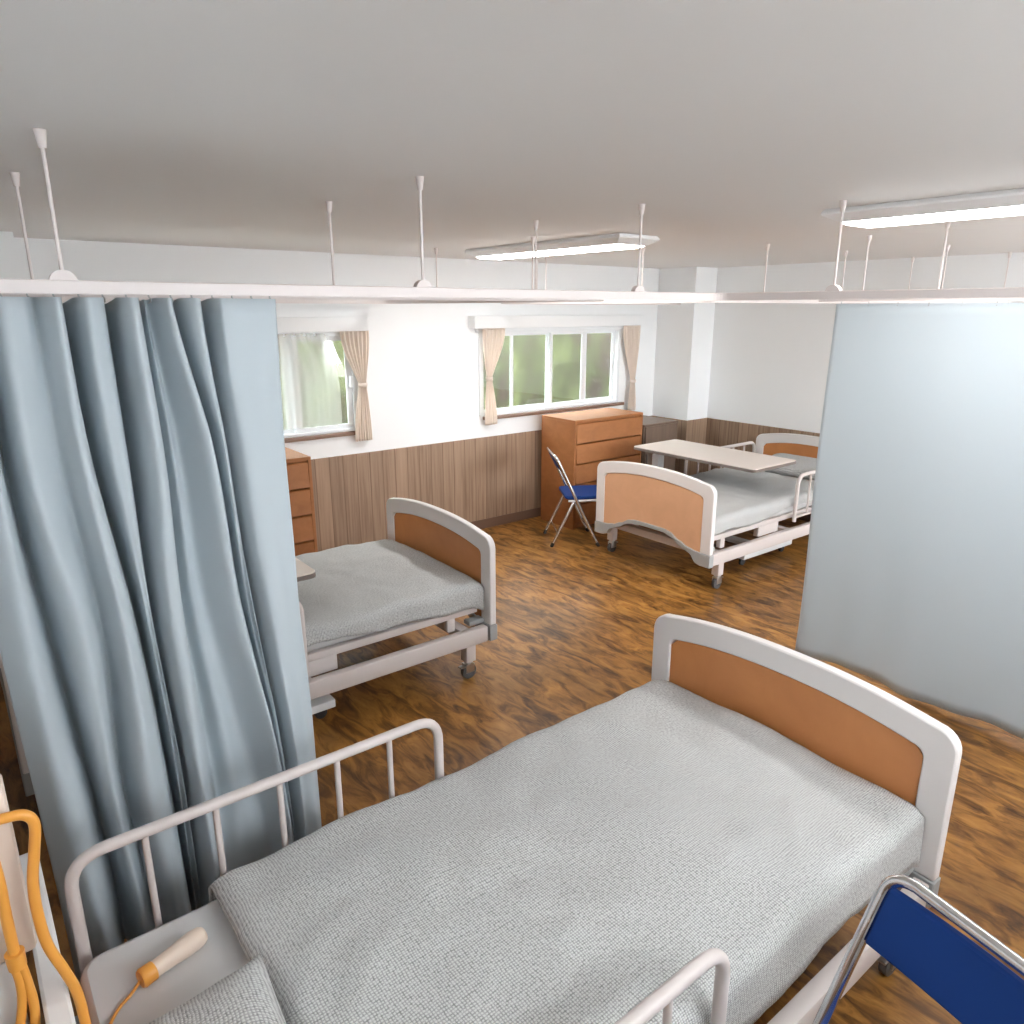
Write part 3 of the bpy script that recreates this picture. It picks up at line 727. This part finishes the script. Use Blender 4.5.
make_pillow(Matrix.Translation((6.085, 3.55, 0.605)) @ Matrix.Rotation(R(4), 4, 'Z') @ Matrix.Rotation(R(-10), 4, 'Y'), 'light grey pillow against the headboard of the far bed', 0.19, 0.34, 0.075)

# ---------------------------------------------------------------- overbed tables
def make_table():
    t = thing('overbed_table', 'x', 'table')
    W, L = 0.30, 0.64
    def plate(z0, z1, hw, hl, r):
        mb = MB(); mb.box((-hw, -hl, z0), (hw, hl, z1))
        vert = [e for e in mb.bm.edges if abs(e.verts[0].co.z - e.verts[1].co.z) > (z1 - z0) * 0.5]
        bmesh.ops.bevel(mb.bm, geom=vert, offset=r, segments=6, profile=0.5, affect='EDGES'); return mb
    tp = plate(0.792, 0.800, W - 0.002, L - 0.002, 0.035).build('tabletop', M['tabletop'], t, bevel=0.003)
    plate(0.770, 0.792, W, L, 0.036).build('edge_band', M['tableedge'], tp, bevel=0.003)
    yc = L - 0.055
    MB().box((-0.045, yc - 0.035, 0.09), (0.045, yc + 0.035, 0.70), 0.006).build('column', M['whitebase'], t)
    c = MB(); c.box((-0.03, yc - 0.022, 0.68), (0.03, yc + 0.022, 0.760), 0.004); c.box((-0.16, yc - 0.24, 0.752), (0.16, yc + 0.03, 0.771), 0.004)
    c.build('lift_post', M['steel'], t)
    b = MB(); b.box((-0.34, yc - 0.05, 0.068), (0.34, yc + 0.05, 0.112), 0.006)
    b.box((-0.05, -L + 0.08, 0.075), (0.05, yc, 0.105), 0.004); b.box((-0.34, -L - 0.005, 0.068), (0.34, -L + 0.115, 0.112), 0.006)
    b.build('base', M['whitebase'], t)
    for x in (-0.28, 0.28):
        for y in (yc, -L + 0.055):
            w = MB(); w.tube([(x, y + d, 0.032) for d in (-0.014, -0.010, 0.010, 0.014)], [0.024, 0.032, 0.032, 0.024], 20)
            w.cyl((x + 0.012, y, 0.04), (x + 0.012, y, 0.07), 0.010, n=10)
            w.build('caster', M['rubber'], t)
    return t
tb = make_table()
def place_table(o, loc, lab): o.location = loc; o['label'] = lab; o['group'] = 'overbed tables'
place_table(tb, (5.185, 3.84, 0), 'long beige overbed table across the far bed')
place_table(copy_tree(tb), (0.985, 3.775, 0), 'overbed table showing one beige corner past the bunched blue curtain')

# ---------------------------------------------------------------- dressers
def make_dresser():
    t = thing('dresser', 'x', 'dresser')
    w, d, h = 0.90, 0.465, 1.025
    b = MB(); th = 0.022
    b.box((0, 0, 0), (th, d, h - th), 0.002); b.box((w - th, 0, 0), (w, d, h - th), 0.002); b.box((0, 0, h - th), (w, d, h), 0.002)
    b.box((th, d - 0.01, 0.02), (w - th, d, h - th)); b.box((th, 0.025, 0), (w - th, d - 0.01, 0.05))
    b.box((th, 0.02, h - th - 0.012), (w - th, 0.06, h - th))
    b.build('carcass', M['dresser'], t, smooth=False)
    n = 5; z0 = 0.055; hh = (h - th - 0.004 - z0) / n
    for i in range(n):
        a = z0 + i * hh; e = a + hh - 0.010
        mb = MB()
        # front leans out toward its lower edge, leaving a finger lip
        prof = [(0.012, e), (0.001, e - 0.008), (-0.006, a + 0.03), (-0.010, a + 0.006), (-0.004, a), (0.012, a), (0.018, a + 0.02), (0.018, e)]
        v0 = [mb.bm.verts.new((th + 0.003, y, z)) for y, z in prof]; v1 = [mb.bm.verts.new((w - th - 0.003, y, z)) for y, z in prof]
        k = len(prof)
        for j in range(k): mb.bm.faces.new((v0[j], v0[(j + 1) % k], v1[(j + 1) % k], v1[j]))
        mb.bm.faces.new(v0[::-1]); mb.bm.faces.new(v1)
        mb.box((th + 0.01, 0.018, a + 0.012), (w - th - 0.01, d - 0.03, e - 0.012))
        mb.build('drawer', M['dresser'], t, angle=25)
    return t
ds = make_dresser()
def place_dresser(o, loc, lab): o.location = loc; o['label'] = lab; o['group'] = 'orange brown dressers'
place_dresser(ds, (4.49, 4.818, 0), 'tall orange brown dresser with five drawers under the wider window')
place_dresser(copy_tree(ds), (1.045, 4.72, 0), 'orange brown dresser showing only its right edge beside the bunched blue curtain')
t = thing('cabinet', 'dark grey brown low cabinet in the corner beside the tall orange dresser', 'cabinet', (5.44, 4.83, 0))
b = MB(); w, d, h = 0.50, 0.50, 0.895
b.box((0, 0.018, 0.05), (0.02, d, h - 0.02), 0.001); b.box((w - 0.02, 0.018, 0.05), (w, d, h - 0.02), 0.001); b.box((-0.006, 0, h - 0.022), (w + 0.006, d, h), 0.003); b.box((0.01, 0.04, 0), (w - 0.01, d, 0.05)); b.box((0.02, d - 0.012, 0.05), (w - 0.02, d, h - 0.02))
b.build('carcass', M['darkcab'], t, smooth=False)
dr = MB().box((0.022, 0.002, 0.055), (w - 0.003, 0.020, h - 0.026), 0.002).build('cabinet_door', M['darkcab'], t, smooth=False)
MB().box((0.04, -0.012, 0.50), (0.052, 0.003, 0.60), 0.003).build('handle', M['darkgrey'], dr)

# ---------------------------------------------------------------- folding chairs
def make_chair():
    """front feet at x=0, faces +x; y is the width"""
    t = thing('folding_chair', 'x', 'chair')
    hw = 0.225; r = 0.0135; zt = 0.80; lean = 0.40 / 0.83
    X = lambda z: -lean * z
    mb = MB(); mb.tube(rounded([(X(0.012), -hw, 0.012), (X(zt), -hw, zt), (X(zt), hw, zt), (X(0.012), hw, 0.012)], 0.055, 8), r, 14)
    # keep the top bar slightly bowed backwards
    for v in mb.bm.verts:
        k = max(0, 1 - (v.co.y / hw) ** 2) * max(0, (v.co.z - 0.55) / 0.28); v.co.x -= 0.022 * k
    fr = mb.build('front_frame', M['chrome'], t, angle=60)
    for s in (-1, 1): MB().cyl((X(0.0) + 0.002, s * hw, 0.0), (X(0.035), s * hw, 0.035), 0.0155, 0.0145, 14).build('foot_cap', M['rubber'], fr)
    mb = MB(); h2 = hw - 0.026
    mb.tube(rounded([(-0.405, -h2, 0.012), (-0.215, -h2, 0.405), (-0.215, h2, 0.405), (-0.405, h2, 0.012)], 0.03, 6), r, 14)
    mb.tube([(-0.352, -h2, 0.12), (-0.352, h2, 0.12)], 0.008, 10)
    rf = mb.build('rear_frame', M['chrome'], t, angle=60)
    for s in (-1, 1): MB().cyl((-0.410, s * h2, 0.0), (-0.395, s * h2, 0.035), 0.0155, 0.0145, 14).build('foot_cap', M['rubber'], rf)
    MB().tube([(X(0.13), -hw, 0.13), (X(0.13), hw, 0.13)], 0.008, 10).build('stretcher', M['chrome'], t)
    # seat
    st = MB(); st.box((-0.29, -hw + 0.022, 0.418), (0.10, hw - 0.022, 0.448))
    vert = [e for e in st.bm.edges if abs(e.verts[0].co.z - e.verts[1].co.z) > 0.02]
    bmesh.ops.bevel(st.bm, geom=vert, offset=0.045, segments=6, profile=0.5, affect='EDGES')
    se = st.build('seat', M['blue'], t, bevel=0.009)
    sf = MB(); sf.tube(rounded([(-0.27, -hw + 0.014, 0.410), (0.10, -hw + 0.014, 0.410), (0.10, hw - 0.014, 0.410), (-0.27, hw - 0.014, 0.410)], 0.05, 6), 0.010, 12)
    sf.build('seat_frame', M['steelwhite'], se)
    # back pad, slightly bowed
    bp = MB(); n = 16
    z0, z1 = 0.655, zt - 0.026
    prof = []
    def pt(yy, z, off):
        k = max(0, 1 - (yy / hw) ** 2) * max(0, (z - 0.55) / 0.28)
        return Vector((X(z) - 0.022 * k + off, yy, z))
    hy = hw - 0.013
    for off in (-0.009, 0.011):
        bp.grid(lambda u, v, off=off: pt(-hy + 2 * hy * u, z0 + (z1 - z0) * v, off), n, 6)
    bnd = [e for e in bp.bm.edges if e.is_boundary]
    bmesh.ops.bridge_loops(bp.bm, edges=bnd)
    bp.build('backrest', M['blue'], t, bevel=0.005, angle=50)
    return t
ch = make_chair()
fx = Vector((0.85, -0.53)).normalized()
ch.location = (4.452, 4.508, 0); ch.rotation_euler = (0, 0, math.atan2(-0.53, 0.85))
ch['label'] = 'blue folding chair standing in front of the tall dresser'; ch['group'] = 'blue folding chairs'
c2 = copy_tree(ch)
a = R(78); u2 = Vector((math.cos(a), math.sin(a))); n2 = Vector((u2.y, -u2.x))
P0 = Vector((1.503, 0.538))
org = P0 - u2 * 0.225 - n2 * 0.40
c2.location = (org.x, org.y, 0); c2.rotation_euler = (0, 0, math.atan2(-n2.y, -n2.x))
c2['label'] = 'blue folding chair beside the nearest bed, its chrome framed back cut by the photo edge'

# ---------------------------------------------------------------- call handset, hoses, wall unit
t = thing('call_handset', 'beige nurse call handset with orange end lying on the nearest mattress', 'handset', (0.225, 1.585, 0.50))
inv = Matrix.Translation(t.location).inverted()
A, B = Vector((0.150, 1.563, 0.5255)), Vector((0.300, 1.606, 0.5255)); dirv = (B - A)
prof = [(0.18, 0.0195), (0.30, 0.0200), (0.45, 0.0215), (0.62, 0.0240), (0.80, 0.0252), (0.93, 0.0225), (0.985, 0.0170), (1.0, 0.010)]
o = MB().tube([A + dirv * k for k, _ in prof], [r for _, r in prof], 24).build('grip', M['handset'], None); o.parent = t; o.matrix_parent_inverse = inv
prof = [(-0.04, 0.009), (-0.03, 0.0195), (0.0, 0.0225), (0.17, 0.0220), (0.185, 0.0190)]
o = MB().tube([A + dirv * k for k, _ in prof], [r for _, r in prof], 24).build('end_cap', M['orange'], None); o.parent = t; o.matrix_parent_inverse = inv
P = [Vector(p) for p in [(0.145, 1.5615, 0.523), (0.122, 1.552, 0.508), (0.094, 1.533, 0.506), (0.070, 1.500, 0.506), (0.056, 1.455, 0.506), (0.045, 1.42, 0.507), (0.032, 1.39, 0.506), (0.0255, 1.37, 0.475), (0.0245, 1.355, 0.42), (0.0245, 1.345, 0.33)]]
pts = [catmull(P, i / 6) for i in range(6 * (len(P) - 1) + 1)]
o = MB().tube(pts, 0.0036, 10).build('cord', M['orange'], None); o.parent = t; o.matrix_parent_inverse = inv

t = thing('nurse_call_unit', 'beige call unit with two looping orange hoses left of the nearest bed', 'call unit', (-0.12, 1.33, 0.935))
inv = Matrix.Translation(t.location).inverted()
def part(m, nm, mt, **k):
    o = m.build(nm, mt, None, **k); o.parent = t; o.matrix_parent_inverse = inv; return o
part(MB().box((XL, 1.30, 0.935), (-0.019, 1.375, 1.255), 0.010), 'unit_body', M['beige'])
def hose(P, r):
    P = [Vector(p) for p in P]
    return MB().tube([catmull(P, i / 6) for i in range(6 * (len(P) - 1) + 1)], r, 12)
hA = [(-0.110, 1.285, 1.236), (-0.080, 1.275, 1.238), (-0.051, 1.27, 1.226), (-0.025, 1.27, 1.223), (-0.001, 1.27, 1.217), (0.010, 1.27, 1.195), (0.003, 1.27, 1.148), (-0.007, 1.27, 1.094), (-0.010, 1.27, 1.037), (-0.006, 1.27, 0.963), (0.010, 1.27, 0.895), (0.022, 1.27, 0.83), (0.0245, 1.27, 0.70), (0.0245, 1.27, 0.35), (0.0245, 1.27, 0.02)]
part(hose(hA, 0.0085), 'hose', M['orange'])
hB = [(-0.060, 1.285, 1.205), (-0.053, 1.27, 1.18), (-0.050, 1.27, 1.12), (-0.051, 1.27, 1.05), (-0.051, 1.27, 0.965)]
part(hose(hB, 0.0085), 'hose', M['orange'])
cl = MB().cyl((-0.051, 1.27, 0.975), (-0.0505, 1.27, 0.945), 0.0145, 0.0135, 16); part(cl, 'hose_collar', M['orange'])
part(hose([(-0.056, 1.27, 0.955), (-0.052, 1.27, 0.92), (-0.055, 1.268, 0.877), (-0.069, 1.262, 0.822), (-0.105, 1.25, 0.74), (-0.13, 1.24, 0.5), (-0.13, 1.24, 0.02)], 0.0075), 'hose', M['orange'])
part(hose([(-0.047, 1.27, 0.955), (-0.043, 1.27, 0.911), (-0.041, 1.262, 0.852), (-0.055, 1.24, 0.781), (-0.075, 1.225, 0.68), (-0.08, 1.225, 0.4), (-0.08, 1.225, 0.02)], 0.0075), 'hose', M['orange'])
t = thing('wall_duct', 'white wall duct below the beige call unit at the left edge', 'duct', (-0.14, 1.36, 0))
d = MB().box((XL + 0.012 - 0.14 + 0.14, 1.302, 0.0), (-0.058, 1.42, 0.934), 0.005)
o = d.build('duct_body', M['whitebase'], None); o.parent = t; o.matrix_parent_inverse = Matrix.Translation(t.location).inverted()

# ---------------------------------------------------------------- light, world, camera
w = bpy.data.worlds.new('daylight'); scene.world = w; w.use_nodes = True
bg = w.node_tree.nodes['Background']; bg.inputs['Color'].default_value = (0.93, 0.97, 1.0, 1); bg.inputs['Strength'].default_value = 5.0

cam = bpy.data.cameras.new('camera'); co = bpy.data.objects.new('camera', cam); COL.objects.link(co)
cam.sensor_width = 36; cam.sensor_fit = 'HORIZONTAL'; cam.lens = 36 * 731.2 / 1024; cam.clip_start = 0.02
co.location = (0, 0, 2.0)
co.rotation_euler = (R(90 - 15.56), 0, R(51.97 - 90))
scene.camera = co
scene.view_settings.view_transform = 'Standard'; scene.view_settings.look = 'None'
scene.view_settings.gamma = 1; scene.view_settings.exposure = 1.62
scene.view_settings.use_curve_mapping = False
